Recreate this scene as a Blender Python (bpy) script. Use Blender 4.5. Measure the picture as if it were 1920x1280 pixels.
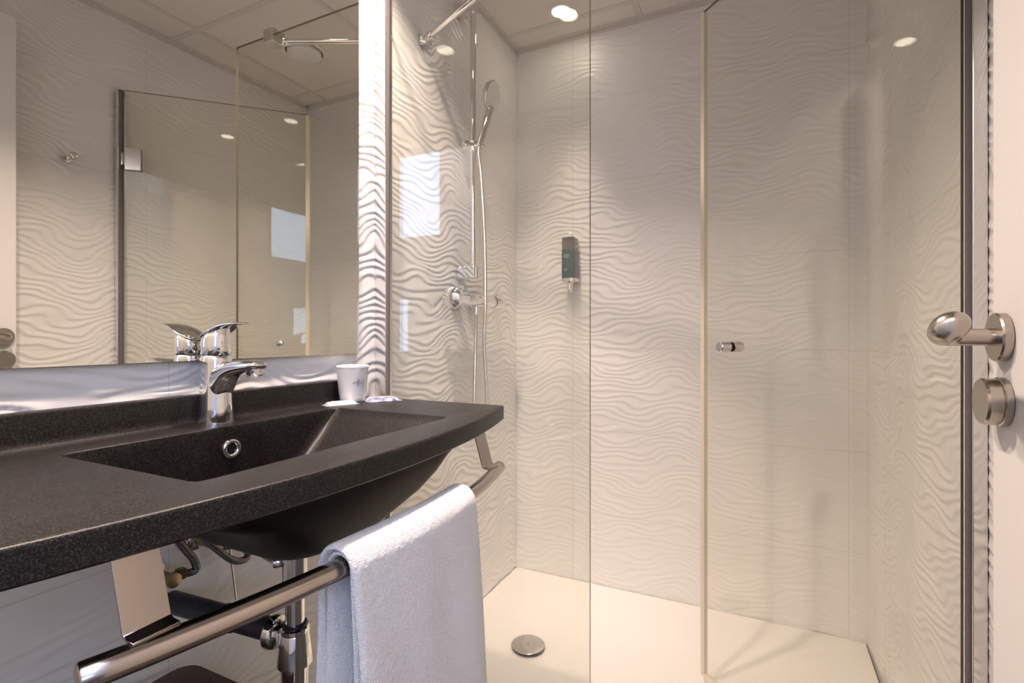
import bpy, bmesh, math, random
import numpy as np
from mathutils import Vector, Matrix

for o in list(bpy.data.objects):
    bpy.data.objects.remove(o, do_unlink=True)
SC = bpy.context.scene
COL = SC.collection
PI = math.pi

# ------------------------------------------------------------------ camera
cam_data = bpy.data.cameras.new('camera')
cam_data.sensor_width = 36.0
cam_data.lens = 36.0 * 963.05 / 1920.0
cam_data.shift_y = (630.3 - 640.0) / 1920.0
cam_data.clip_start = 0.01
cam = bpy.data.objects.new('camera', cam_data)
cam.location = (0.0, 0.0, 1.085)
cam.rotation_euler = (PI / 2, 0.0, math.radians(25.857))
COL.objects.link(cam)
SC.camera = cam

# ------------------------------------------------------------------ world, daylight, exposure
world = bpy.data.worlds.new('world')
SC.world = world
world.use_nodes = True
bg = world.node_tree.nodes['Background']
bg.inputs[0].default_value = (0.62, 0.78, 1.0, 1)
bg.inputs[1].default_value = 1.2
day = bpy.data.lights.new('daylight', 'AREA')
day.shape = 'RECTANGLE'; day.size = 1.25; day.size_y = 1.60
day.energy = 44.0
day.color = (0.48, 0.62, 1.0)
day_ob = bpy.data.objects.new('daylight', day)
day_ob.location = (1.15, -1.68, 2.72)
day_ob.rotation_euler = (-PI / 2, 0, PI)
COL.objects.link(day_ob)
low = bpy.data.lights.new('daylight_low_window', 'AREA')
low.shape = 'RECTANGLE'; low.size = 0.86; low.size_y = 0.62
low.energy = 10.0
low.color = (0.50, 0.66, 1.0)
low_ob = bpy.data.objects.new('daylight_low_window', low)
low_ob.location = (1.33, -1.68, 1.17)
low_ob.rotation_euler = (-PI / 2, 0, PI)
COL.objects.link(low_ob)
# warm unseen light added behind the doorway: ceiling bounce fills bathroom from the front
bed_fill = bpy.data.lights.new('bedroom_fill_light', 'AREA')
bed_fill.shape = 'DISK'; bed_fill.size = 0.35; bed_fill.energy = 58.0
bed_fill.color = (1.0, 0.825, 0.715)
bed_fill_ob = bpy.data.objects.new('bedroom_fill_light', bed_fill)
bed_fill_ob.location = (-0.25, -0.95, 2.20)
bed_fill_ob.rotation_euler = (PI, 0, 0)
COL.objects.link(bed_fill_ob)

LAMP_COLOR = (1.0, 0.79, 0.675)
LAMP_ENERGY = 10.2
SHOWER_LAMP_ENERGY = 0.65

SC.view_settings.view_transform = 'Standard'
SC.view_settings.look = 'None'
SC.view_settings.gamma = 1.0
SC.view_settings.exposure = 0.43
SC.view_settings.use_curve_mapping = False
cy = SC.cycles
cy.use_denoising = True
cy.max_bounces = 14
cy.glossy_bounces = 8
cy.diffuse_bounces = 6
cy.transparent_max_bounces = 24
cy.sample_clamp_indirect = 6.0
cy.caustics_reflective = False
cy.caustics_refractive = False

# ------------------------------------------------------------------ materials
def mat(name, color, rough=0.5, metal=0.0, spec=0.5, **kw):
    m = bpy.data.materials.new(name); m.use_nodes = True
    b = m.node_tree.nodes['Principled BSDF']
    b.inputs['Base Color'].default_value = (*color, 1)
    b.inputs['Roughness'].default_value = rough
    b.inputs['Metallic'].default_value = metal
    b.inputs['Specular IOR Level'].default_value = spec
    for k, v in kw.items():
        b.inputs[k.replace('_', ' ')].default_value = v
    return m

def nodes(m):
    nt = m.node_tree
    return nt, nt.nodes['Principled BSDF'], nt.nodes.new, nt.links.new

def add_noise_color(m, scale, c1, c2, lo=0.4, hi=0.6, detail=3.0):
    nt, b, N, L = nodes(m)
    tc = N('ShaderNodeTexCoord'); n = N('ShaderNodeTexNoise'); r = N('ShaderNodeValToRGB')
    n.inputs['Scale'].default_value = scale; n.inputs['Detail'].default_value = detail
    r.color_ramp.elements[0].position = lo; r.color_ramp.elements[0].color = (*c1, 1)
    r.color_ramp.elements[1].position = hi; r.color_ramp.elements[1].color = (*c2, 1)
    L(tc.outputs['Object'], n.inputs['Vector']); L(n.outputs['Fac'], r.inputs[0])
    L(r.outputs[0], b.inputs['Base Color'])
    return n, r

def add_bump(m, scale, strength, dist=0.001, detail=4.0):
    nt, b, N, L = nodes(m)
    tc = N('ShaderNodeTexCoord'); n = N('ShaderNodeTexNoise'); bp = N('ShaderNodeBump')
    n.inputs['Scale'].default_value = scale; n.inputs['Detail'].default_value = detail
    bp.inputs['Strength'].default_value = strength; bp.inputs['Distance'].default_value = dist
    L(tc.outputs['Object'], n.inputs['Vector']); L(n.outputs['Fac'], bp.inputs['Height'])
    L(bp.outputs[0], b.inputs['Normal'])

def tile_mat(name, axis, joint_at):
    """white satin ceramic with thin grout joints; axis = horizontal object axis, joint_at = one vertical joint"""
    m = mat(name, (0.84, 0.83, 0.81), 0.30, spec=0.45)
    nt, b, N, L = nodes(m)
    tc = N('ShaderNodeTexCoord'); sx = N('ShaderNodeSeparateXYZ')
    L(tc.outputs['Object'], sx.inputs[0])
    def line(sock, offset, period, half):
        a = N('ShaderNodeMath'); a.operation = 'SUBTRACT'; a.inputs[1].default_value = offset
        L(sock, a.inputs[0])
        p = N('ShaderNodeMath'); p.operation = 'PINGPONG'; p.inputs[1].default_value = period / 2
        L(a.outputs[0], p.inputs[0])
        c = N('ShaderNodeMath'); c.operation = 'LESS_THAN'; c.inputs[1].default_value = half
        L(p.outputs[0], c.inputs[0])
        return c.outputs[0]
    h = line(sx.outputs['Z'], 1.0365, 0.3475, 0.0008)
    v = line(sx.outputs['X' if axis == 'x' else 'Y'], joint_at, 1.0, 0.0008)
    mx = N('ShaderNodeMath'); mx.operation = 'MAXIMUM'; L(h, mx.inputs[0]); L(v, mx.inputs[1])
    n = N('ShaderNodeTexNoise'); n.inputs['Scale'].default_value = 1.7
    L(tc.outputs['Object'], n.inputs['Vector'])
    base = N('ShaderNodeMix'); base.data_type = 'RGBA'
    base.inputs[6].default_value = (0.83, 0.82, 0.80, 1); base.inputs[7].default_value = (0.86, 0.85, 0.83, 1)
    L(n.outputs['Fac'], base.inputs[0])
    mix = N('ShaderNodeMix'); mix.data_type = 'RGBA'
    mix.inputs[7].default_value = (0.68, 0.65, 0.60, 1)
    L(base.outputs[2], mix.inputs[6]); L(mx.outputs[0], mix.inputs[0])
    L(mix.outputs[2], b.inputs['Base Color'])
    return m

def pane_mat(name, tint):
    """thin clear pane: Fresnel mirror over a faint green tint, the same for every ray"""
    m = bpy.data.materials.new(name); m.use_nodes = True
    nt = m.node_tree; nt.nodes.clear(); N = nt.nodes.new; L = nt.links.new
    out = N('ShaderNodeOutputMaterial'); mx = N('ShaderNodeMixShader')
    tr = N('ShaderNodeBsdfTransparent'); tr.inputs[0].default_value = (*tint, 1)
    gl = N('ShaderNodeBsdfGlossy'); gl.inputs['Roughness'].default_value = 0.0
    gl.inputs['Color'].default_value = (1, 1, 1, 1)
    lw = N('ShaderNodeLayerWeight'); lw.inputs['Blend'].default_value = 0.5
    p = N('ShaderNodeMath'); p.operation = 'POWER'; p.inputs[1].default_value = 5.0
    a = N('ShaderNodeMath'); a.operation = 'MULTIPLY_ADD'
    a.inputs[1].default_value = 0.90; a.inputs[2].default_value = 0.034
    L(lw.outputs['Facing'], p.inputs[0]); L(p.outputs[0], a.inputs[0])
    L(a.outputs[0], mx.inputs[0]); L(tr.outputs[0], mx.inputs[1]); L(gl.outputs[0], mx.inputs[2])
    L(mx.outputs[0], out.inputs[0])
    return m

def brushed(name, color, rough, scale=(3, 220, 220)):
    m = mat(name, color, rough, 1.0)
    nt, b, N, L = nodes(m)
    tc = N('ShaderNodeTexCoord'); mp = N('ShaderNodeMapping'); n = N('ShaderNodeTexNoise')
    mp.inputs['Scale'].default_value = scale
    n.inputs['Scale'].default_value = 4.0
    mr = N('ShaderNodeMapRange'); mr.inputs[3].default_value = rough * 0.75; mr.inputs[4].default_value = rough * 1.3
    L(tc.outputs['Object'], mp.inputs[0]); L(mp.outputs[0], n.inputs['Vector'])
    L(n.outputs['Fac'], mr.inputs[0]); L(mr.outputs[0], b.inputs['Roughness'])
    return m

M = {}
M['tile_left'] = tile_mat('wave_tile_left', 'y', 1.585)
M['tile_right'] = tile_mat('wave_tile_right', 'y', 1.27)
M['tile_back'] = tile_mat('wave_tile_back', 'x', -0.727)
M['paint'] = mat('white_paint', (0.80, 0.78, 0.75), 0.6); add_bump(M['paint'], 180, 0.05)
M['room_paint'] = mat('room_paint', (0.75, 0.76, 0.78), 0.7); add_bump(M['room_paint'], 90, 0.05)
M['ceiling'] = mat('ceiling_panel', (0.80, 0.76, 0.72), 0.8); add_bump(M['ceiling'], 400, 0.15)
M['grid'] = mat('ceiling_grid_white', (0.70, 0.67, 0.64), 0.45); add_bump(M['grid'], 60, 0.03)
M['floor'] = mat('brown_floor', (0.06, 0.042, 0.032), 0.45); add_noise_color(M['floor'], 9, (0.05, 0.035, 0.027), (0.07, 0.05, 0.037))
M['tray'] = mat('white_tray', (0.86, 0.84, 0.80), 0.28); add_bump(M['tray'], 300, 0.04)
M['chrome'] = mat('chrome', (0.80, 0.79, 0.79), 0.04, 1.0)
add_bump(M['chrome'], 40, 0.015)
M['chrome_satin'] = mat('satin_chrome', (0.66, 0.64, 0.62), 0.16, 1.0); add_bump(M['chrome_satin'], 60, 0.02)
M['steel'] = brushed('brushed_steel', (0.46, 0.41, 0.37), 0.20)
M['nickel'] = mat('satin_nickel', (0.43, 0.385, 0.345), 0.24, 1.0); add_bump(M['nickel'], 900, 0.02, 0.0002)
M['profile'] = mat('polished_profile', (0.80, 0.78, 0.76), 0.10, 1.0); add_bump(M['profile'], 600, 0.01, 0.0002)
M['gasket'] = mat('grey_gasket', (0.17, 0.15, 0.15), 0.45); add_bump(M['gasket'], 90, 0.05)
M['pane'] = pane_mat('clear_glass', (0.975, 0.976, 0.952))
M['pane_edge'] = mat('glass_edge', (0.16, 0.145, 0.105), 0.15); add_bump(M['pane_edge'], 40, 0.01)
M['seal'] = mat('clear_plastic_seal', (0.80, 0.72, 0.58), 0.3); add_bump(M['seal'], 100, 0.03)
M['mirror'] = mat('mirror_silver', (0.86, 0.86, 0.82), 0.0, 1.0); add_bump(M['mirror'], 1, 0.0)
M['mirror_edge'] = mat('mirror_edge', (0.25, 0.26, 0.24), 0.2, 0.3); add_bump(M['mirror_edge'], 20, 0.02)
M['black_plastic'] = mat('black_plastic', (0.012, 0.012, 0.015), 0.35); add_bump(M['black_plastic'], 70, 0.04)
M['waste'] = mat('dark_waste_pipe', (0.022, 0.022, 0.028), 0.45); add_noise_color(M['waste'], 60, (0.018, 0.018, 0.024), (0.05, 0.05, 0.06), 0.62, 0.75)
M['brass'] = mat('dull_brass', (0.36, 0.28, 0.17), 0.35, 1.0); add_bump(M['brass'], 120, 0.05)
M['white_plastic'] = mat('white_plastic', (0.85, 0.84, 0.82), 0.35); add_bump(M['white_plastic'], 90, 0.02)
M['dark_glass'] = mat('smoky_bottle', (0.05, 0.052, 0.055), 0.12); add_noise_color(M['dark_glass'], 12, (0.045, 0.045, 0.05), (0.085, 0.085, 0.09))
M['teal'] = mat('teal_label', (0.012, 0.085, 0.085), 0.35); add_noise_color(M['teal'], 30, (0.010, 0.07, 0.07), (0.016, 0.10, 0.10))
M['print'] = mat('pale_print', (0.35, 0.45, 0.44), 0.5); add_bump(M['print'], 90, 0.02)
M['ink'] = mat('grey_ink', (0.16, 0.155, 0.18), 0.5); add_bump(M['ink'], 90, 0.02)
M['bin'] = mat('brown_bin', (0.075, 0.042, 0.025), 0.38); add_noise_color(M['bin'], 6, (0.062, 0.034, 0.02), (0.09, 0.05, 0.03))
M['film_blue'] = mat('blue_film', (0.35, 0.37, 0.50), 0.16); add_noise_color(M['film_blue'], 45, (0.10, 0.11, 0.24), (0.66, 0.65, 0.68), 0.35, 0.6)
M['film_white'] = mat('white_film', (0.82, 0.81, 0.79), 0.25); add_bump(M['film_white'], 120, 0.2)
M['film_clear'] = mat('grey_film', (0.35, 0.36, 0.38), 0.15); add_bump(M['film_clear'], 160, 0.3)
M['carpet'] = mat('grey_carpet', (0.08, 0.075, 0.075), 0.9); add_bump(M['carpet'], 300, 0.4)
M['frame'] = mat('window_frame', (0.75, 0.75, 0.75), 0.4); add_bump(M['frame'], 60, 0.02)

# speckled black composite
cm = mat('speckled_black_composite', (0.014, 0.012, 0.011), 0.38, spec=0.26)
nt, b, N, L = nodes(cm)
tc = N('ShaderNodeTexCoord')
vo = N('ShaderNodeTexVoronoi'); vo.inputs['Scale'].default_value = 1250.0
ns = N('ShaderNodeTexNoise'); ns.inputs['Scale'].default_value = 900.0; ns.inputs['Detail'].default_value = 2.0
L(tc.outputs['Object'], vo.inputs['Vector']); L(tc.outputs['Object'], ns.inputs['Vector'])
sp = N('ShaderNodeSeparateColor'); L(vo.outputs['Color'], sp.inputs[0])
r1 = N('ShaderNodeValToRGB'); e = r1.color_ramp.elements
e[0].position = 0.66; e[0].color = (0.0025, 0.0023, 0.0025, 1); e[1].position = 1.0; e[1].color = (0.060, 0.051, 0.045, 1)
L(sp.outputs[0], r1.inputs[0])
L(r1.outputs[0], b.inputs['Base Color'])
bpn = N('ShaderNodeBump'); bpn.inputs['Strength'].default_value = 0.12; bpn.inputs['Distance'].default_value = 0.0006
L(ns.outputs['Fac'], bpn.inputs['Height']); L(bpn.outputs[0], b.inputs['Normal'])
M['composite'] = cm

# glossy black underside of the moulded basin
bm_ = mat('gloss_black_composite', (0.0025, 0.0022, 0.0022), 0.40, spec=0.10); add_bump(bm_, 500, 0.04)
M['composite_gloss'] = bm_

# terry towel
tw = mat('white_terry', (0.86, 0.85, 0.86), 0.95, spec=0.1)
nt, b, N, L = nodes(tw)
b.inputs['Sheen Weight'].default_value = 0.35
tc = N('ShaderNodeTexCoord'); n1 = N('ShaderNodeTexNoise'); n1.inputs['Scale'].default_value = 520; n1.inputs['Detail'].default_value = 3
v1 = N('ShaderNodeTexVoronoi'); v1.inputs['Scale'].default_value = 700
ad = N('ShaderNodeMath'); ad.operation = 'ADD'
L(tc.outputs['Object'], n1.inputs['Vector']); L(tc.outputs['Object'], v1.inputs['Vector'])
L(n1.outputs['Fac'], ad.inputs[0]); L(v1.outputs['Distance'], ad.inputs[1])
bpn = N('ShaderNodeBump'); bpn.inputs['Strength'].default_value = 0.8; bpn.inputs['Distance'].default_value = 0.0025
L(ad.outputs[0], bpn.inputs['Height']); L(bpn.outputs[0], b.inputs['Normal'])
M['terry'] = tw

# frosted cup in its film
cp = mat('frosted_cup', (0.93, 0.92, 0.92), 0.35, spec=0.5)
cp.node_tree.nodes['Principled BSDF'].inputs['Transmission Weight'].default_value = 0.25
cp.node_tree.nodes['Principled BSDF'].inputs['Subsurface Weight'].default_value = 0.0
add_bump(cp, 60, 0.15, 0.002)
M['cup'] = cp

# braided hoses
def braid(name, c, scale):
    m = mat(name, c, 0.28, 1.0)
    nt, b, N, L = nodes(m)
    tc = N('ShaderNodeTexCoord'); w = N('ShaderNodeTexWave'); w.wave_type = 'BANDS'; w.bands_direction = 'Z'
    w.inputs['Scale'].default_value = scale; w.inputs['Distortion'].default_value = 0.6
    bp = N('ShaderNodeBump'); bp.inputs['Strength'].default_value = 0.5; bp.inputs['Distance'].default_value = 0.001
    L(tc.outputs['Object'], w.inputs['Vector']); L(w.outputs['Fac'], bp.inputs['Height']); L(bp.outputs[0], b.inputs['Normal'])
    return m
M['braid'] = braid('braided_steel', (0.20, 0.19, 0.20), 160)
M['hose'] = braid('shower_hose_metal', (0.72, 0.71, 0.73), 110)

# lamp lens
lm = bpy.data.materials.new('lamp_lens'); lm.use_nodes = True
nt = lm.node_tree; nt.nodes.clear()
em = nt.nodes.new('ShaderNodeEmission'); ou = nt.nodes.new('ShaderNodeOutputMaterial')
em.inputs[0].default_value = (1.0, 0.88, 0.74, 1); em.inputs[1].default_value = 22.0
nt.links.new(em.outputs[0], ou.inputs[0])
M['lens'] = lm

# ------------------------------------------------------------------ mesh helpers
class MB:
    def __init__(s): s.v = []; s.f = []; s.mi = []
    def add(s, vs, fs, mi=0):
        k = len(s.v); s.v += [tuple(p) for p in vs]
        s.f += [tuple(i + k for i in f) for f in fs]; s.mi += [mi] * len(fs)
        return s
    def box(s, lo, hi, mi=0, T=None):
        x0, y0, z0 = lo; x1, y1, z1 = hi
        vs = [(x0,y0,z0),(x1,y0,z0),(x1,y1,z0),(x0,y1,z0),(x0,y0,z1),(x1,y0,z1),(x1,y1,z1),(x0,y1,z1)]
        if T is not None: vs = [T @ Vector(p) for p in vs]
        return s.add(vs, [(0,3,2,1),(4,5,6,7),(0,1,5,4),(1,2,6,5),(2,3,7,6),(3,0,4,7)], mi)
    def rings(s, rings, close=True, cap0=True, cap1=True, mi=0):
        n = len(rings[0]); vs = [p for r in rings for p in r]; fs = []
        for i in range(len(rings) - 1):
            for j in range(n if close else n - 1):
                a = i*n + j; b2 = i*n + (j+1) % n
                fs.append((a, b2, b2 + n, a + n))
        if cap0: fs.append(tuple(range(n))[::-1])
        if cap1: fs.append(tuple((len(rings)-1)*n + j for j in range(n)))
        return s.add(vs, fs, mi)
    def lathe(s, prof, origin, axis, n=32, cap0=True, cap1=True, mi=0):
        """prof = [(radius, distance along axis)]"""
        ax = Vector(axis).normalized(); t = Vector((0,0,1)) if abs(ax.z) < 0.9 else Vector((1,0,0))
        u = ax.cross(t).normalized(); w = ax.cross(u); o = Vector(origin)
        return s.rings([[o + ax*d + (u*math.cos(2*PI*k/n) + w*math.sin(2*PI*k/n))*r for k in range(n)] for r, d in prof], True, cap0, cap1, mi)
    def tube(s, pts, r, n=14, mi=0, smooth=0):
        P = [Vector(p) for p in pts]
        R = r if isinstance(r, (list, tuple)) else [r]*len(P)
        if smooth: P, R = catmull(P, R, smooth)
        rg = []; up = None
        for i, p in enumerate(P):
            d = (P[min(i+1, len(P)-1)] - P[max(i-1, 0)]).normalized()
            if up is None:
                up = Vector((0,0,1)) if abs(d.z) < 0.9 else Vector((1,0,0))
            u = d.cross(up).normalized(); up = u.cross(d).normalized()
            rg.append([p + (u*math.cos(2*PI*k/n) + up*math.sin(2*PI*k/n))*R[i] for k in range(n)])
        return s.rings(rg, mi=mi)
    def build(s, name, mats, parent=None, smooth=True, ang=35, bevel=0, seg=2):
        me = bpy.data.meshes.new(name); me.from_pydata(s.v, [], s.f)
        for m in (mats if isinstance(mats, (list, tuple)) else [mats]): me.materials.append(m)
        me.polygons.foreach_set('material_index', s.mi)
        bm = bmesh.new(); bm.from_mesh(me)
        bmesh.ops.recalc_face_normals(bm, faces=bm.faces); bm.to_mesh(me); bm.free()
        if smooth:
            me.polygons.foreach_set('use_smooth', [True]*len(me.polygons))
            me.set_sharp_from_angle(angle=math.radians(ang))
        me.update()
        ob = bpy.data.objects.new(name, me); COL.objects.link(ob)
        if parent is not None:
            ob.parent = parent
            ob.matrix_parent_inverse = Matrix.Translation(-parent_loc(parent))
        if bevel:
            bv = ob.modifiers.new('bevel', 'BEVEL'); bv.width = bevel; bv.segments = seg; bv.limit_method = 'ANGLE'
            bv.angle_limit = math.radians(40); bv.harden_normals = False
        return ob

def parent_loc(p):
    v = Vector(p.location)
    # parts keep world coordinates in their mesh; sub-parts hang under parts at the origin
    q = p.parent
    if q is not None: return Vector((0, 0, 0))
    return v

def catmull(P, R, k):
    out = []; ro = []
    for i in range(len(P)-1):
        p0 = P[max(i-1,0)]; p1 = P[i]; p2 = P[i+1]; p3 = P[min(i+2, len(P)-1)]
        for j in range(k):
            t = j/k
            out.append(0.5*((2*p1) + (p2-p0)*t + (2*p0-5*p1+4*p2-p3)*t*t + (3*p1-p0-3*p2+p3)*t**3))
            ro.append(R[i]*(1-t) + R[i+1]*t)
    out.append(P[-1]); ro.append(R[-1])
    return out, ro

def thing(name, label, cat, loc, group=None):
    o = bpy.data.objects.new(name, None); COL.objects.link(o)
    o.location = loc; o.empty_display_size = 0.05
    o['label'] = label; o['category'] = cat
    if group: o['group'] = group
    return o
def tag(o, label, cat, group=None):
    o['label'] = label; o['category'] = cat
    if group: o['group'] = group
    return o
def struct(o, label=None, cat=None):
    o['kind'] = 'structure'
    if label: o['label'] = label
    if cat: o['category'] = cat
    return o

# ------------------------------------------------------------------ the setting
CEIL = 2.375
BACK = 2.10
XL = -0.997
def xr(y): return 0.325 + (BACK - y)*0.030          # right wall runs very slightly out of square
Y0 = -0.02

def ridge_height(u, z, seed, p):
    rs = np.random.RandomState(seed)
    lam = 0.0262
    w = p['a1']*np.sin(2*PI*(u - p['u0'])/p['per'] + 0.35*np.sin(2*PI*z/0.9 + 1.0))
    w += 0.38*p['a1']*np.sin(2*PI*(u - p['u0'])/(p['per']*0.53) + 1.3 + 1.1*z)
    w += 0.45*np.sin(2*PI*(u*1.9 + z*2.3) + 0.7) + 0.40*np.sin(2*PI*(u*2.6 - z*3.4) + 2.0)
    w += 0.28*np.sin(2*PI*(u*3.3 + z*7.1) + 0.3) + 0.22*np.sin(2*PI*(u*5.1 - z*9.7) + 1.1)
    amp = np.ones_like(u)
    nv = int(p['ulen']*CEIL*16)
    for _ in range(nv):
        uc = rs.uniform(0, p['ulen']); zc = rs.uniform(0, CEIL); d = rs.uniform(0.10, 0.26)
        for sgn, cc in ((1, uc), (-1, uc + d)):
            du = (u - cc)*0.30; dz = z - zc - (0.01 if sgn < 0 else 0)
            w += sgn*np.arctan2(dz, du)/(2*PI)
            amp *= 1 - 0.85*np.exp(-(du*du + dz*dz)/(0.009**2))
    t = np.mod(z/lam + w, 1.0)
    rise = 0.18
    h = np.where(t < rise, 0.5 - 0.5*np.cos(PI*t/rise), 0.5 + 0.5*np.cos(PI*((t - rise)/(1 - rise))**0.85))
    return h*amp

def wave_wall(name, p0, p1, nrm, seed, par, m, amp=0.0027, thick=0.10, dz=0.0036, du=0.0075):
    """a wall of rippled tiles from plan point p0 to p1, relief along nrm, with its body behind"""
    p0 = np.array(p0); p1 = np.array(p1); L_ = np.linalg.norm(p1 - p0); ud = (p1 - p0)/L_
    nu = int(L_/du) + 1; nz = int(CEIL/dz) + 1
    uu, zz = np.meshgrid(np.linspace(0, L_, nu), np.linspace(0, CEIL, nz))
    par = dict(par, ulen=L_)
    h = (ridge_height(uu, zz, seed, par) - 0.55)*amp
    n2 = np.array(nrm); co = np.zeros((nz, nu, 3))
    co[..., 0] = p0[0] + uu*ud[0] + h*n2[0]; co[..., 1] = p0[1] + uu*ud[1] + h*n2[1]; co[..., 2] = zz
    idx = np.arange(nz*nu).reshape(nz, nu)
    q = np.stack([idx[:-1, :-1], idx[:-1, 1:], idx[1:, 1:], idx[1:, :-1]], -1).reshape(-1, 4)
    # back body
    k = nz*nu
    bk = []
    for (a, z) in ((p0, 0), (p1, 0), (p1, CEIL), (p0, CEIL)):
        b_ = a - n2*thick; bk.append((b_[0], b_[1], z))
    verts = np.vstack([co.reshape(-1, 3), np.array(bk)])
    # orient
    d1 = np.array([ud[0], ud[1], 0]); cr = np.cross(d1, [0, 0, 1])
    if np.dot(cr[:2], n2) < 0: q = q[:, ::-1]
    faces = q.tolist()
    faces.append([k, k+1, k+2, k+3])
    faces.append(list(idx[0, :]) + [k+1, k]); faces.append(list(idx[-1, :]) + [k+2, k+3])
    faces.append(list(idx[:, 0]) + [k+3, k]); faces.append(list(idx[:, -1]) + [k+2, k+1])
    me = bpy.data.meshes.new(name); me.from_pydata(verts.tolist(), [], faces)
    sm = [True]*len(q) + [False]*5
    me.polygons.foreach_set('use_smooth', sm)
    me.materials.append(m); me.update()
    o = bpy.data.objects.new(name, me); COL.objects.link(o); o['kind'] = 'structure'
    return o

struct(MB().box((-1.2, -0.14, -0.1), (0.6, 2.3, 0.0)).build('floor', M['floor'], smooth=False))
wave_wall('wall_left', (XL, Y0), (XL, BACK + 0.002), (1, 0), 3, dict(a1=0.90, u0=1.31, per=0.40), M['tile_left'], amp=0.0022)
wave_wall('wall_back', (XL - 0.002, BACK), (xr(BACK) + 0.002, BACK), (0, -1), 8, dict(a1=0.95, u0=0.36, per=0.46), M['tile_back'], amp=0.0017)
wave_wall('wall_right', (xr(Y0), Y0), (xr(BACK), BACK + 0.002), (-1, 0), 5, dict(a1=1.35, u0=1.37, per=0.46), M['tile_right'])
# wall with the doorway the picture is taken from
w = MB()
w.box((XL - 0.1, -0.14, 0), (-0.60, Y0, CEIL)).box((0.300, -0.14, 0), (0.50, Y0, CEIL)).box((-0.60, -0.14, 2.15), (0.300, Y0, CEIL))
struct(w.build('wall_front', M['paint'], smooth=False))
struct(MB().box((-1.15, -0.14, CEIL), (0.55, 2.25, CEIL + 0.08)).build('ceiling', M['ceiling'], smooth=False))
# suspended-ceiling grid and wall angle
k = 1
for x in (-0.44, 0.165):
    struct(MB().box((x - 0.012, Y0, CEIL - 0.003), (x + 0.012, BACK, CEIL + 0.002)).build('trim_%d' % k, M['grid'], smooth=False)); k += 1
for y in (1.985, 1.37, 0.765, 0.16):
    struct(MB().box((XL, y - 0.012, CEIL - 0.0026), (xr(y), y + 0.012, CEIL + 0.002)).build('trim_%d' % k, M['grid'], smooth=False)); k += 1
a = MB().box((XL - 0.002, Y0, CEIL - 0.019), (XL + 0.0035, BACK, CEIL)).box((XL, Y0, CEIL - 0.0034), (XL + 0.020, BACK, CEIL + 0.001))
struct(a.build('trim_%d' % k, M['grid'], smooth=False)); k += 1
a = MB().box((XL, BACK - 0.0035, CEIL - 0.019), (xr(BACK), BACK + 0.002, CEIL)).box((XL, BACK - 0.020, CEIL - 0.0036), (xr(BACK), BACK, CEIL + 0.001))
struct(a.build('trim_%d' % k, M['grid'], smooth=False)); k += 1
T = Matrix.Translation((xr(BACK), BACK, 0)) @ Matrix.Rotation(math.atan(0.03), 4, 'Z')
a = MB().box((-0.0035, -2.1, CEIL - 0.019), (0.002, 0, CEIL), T=T).box((-0.020, -2.1, CEIL - 0.0036), (0, 0, CEIL + 0.001), T=T)
struct(a.build('trim_%d' % k, M['grid'], smooth=False)); k += 1

# the bedroom behind the doorway (seen only in reflections, the daylight comes through it)
struct(MB().box((-1.9, -1.6, -0.1), (2.3, -0.14, 0.0)).build('floor_bedroom', M['carpet'], smooth=False))
BH = 3.6
struct(MB().box((-1.9, -1.6, BH), (2.3, -0.14, BH + 0.08)).build('ceiling_bedroom', M['room_paint'], smooth=False))
struct(MB().box((-2.0, -1.6, 0), (-1.9, -0.14, BH)).build('wall_bedroom_left', M['room_paint'], smooth=False))
struct(MB().box((2.3, -1.6, 0), (2.4, -0.14, BH)).build('wall_bedroom_right', M['room_paint'], smooth=False))
w = MB()
w.box((-1.9, -1.6, 0), (0.58, -1.5, BH)).box((1.72, -1.6, 0), (2.3, -1.5, BH)).box((0.58, -1.6, 0), (1.72, -1.5, 0.88)).box((0.58, -1.6, 3.48), (1.72, -1.5, BH))
w.box((0.58, -1.6, 0.88), (0.93, -1.5, 1.96)).box((0.93, -1.6, 1.47), (1.72, -1.5, 1.96))
struct(w.build('wall_bedroom_back', M['room_paint'], smooth=False))
struct(MB().box((0.50, -0.14, 0), (2.3, -0.06, BH)).box((-1.9, -0.14, 0), (-1.1, -0.06, BH)).box((-1.1, -0.14, CEIL + 0.08), (0.5, -0.06, BH)).build('wall_bedroom_front', M['room_paint'], smooth=False))
def window(name, x0, x1, z0, z1):
    w = MB()
    for x in (x0, x1 - 0.04): w.box((x, -1.58, z0), (x + 0.04, -1.52, z1))
    for z in (z0, z1 - 0.04): w.box((x0 + 0.04, -1.58, z), (x1 - 0.04, -1.52, z + 0.04))
    struct(w.build(name, M['frame'], smooth=False))
window('window_1', 0.58, 1.72, 1.96, 3.48)
window('window_2', 0.93, 1.72, 0.88, 1.47)

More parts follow.
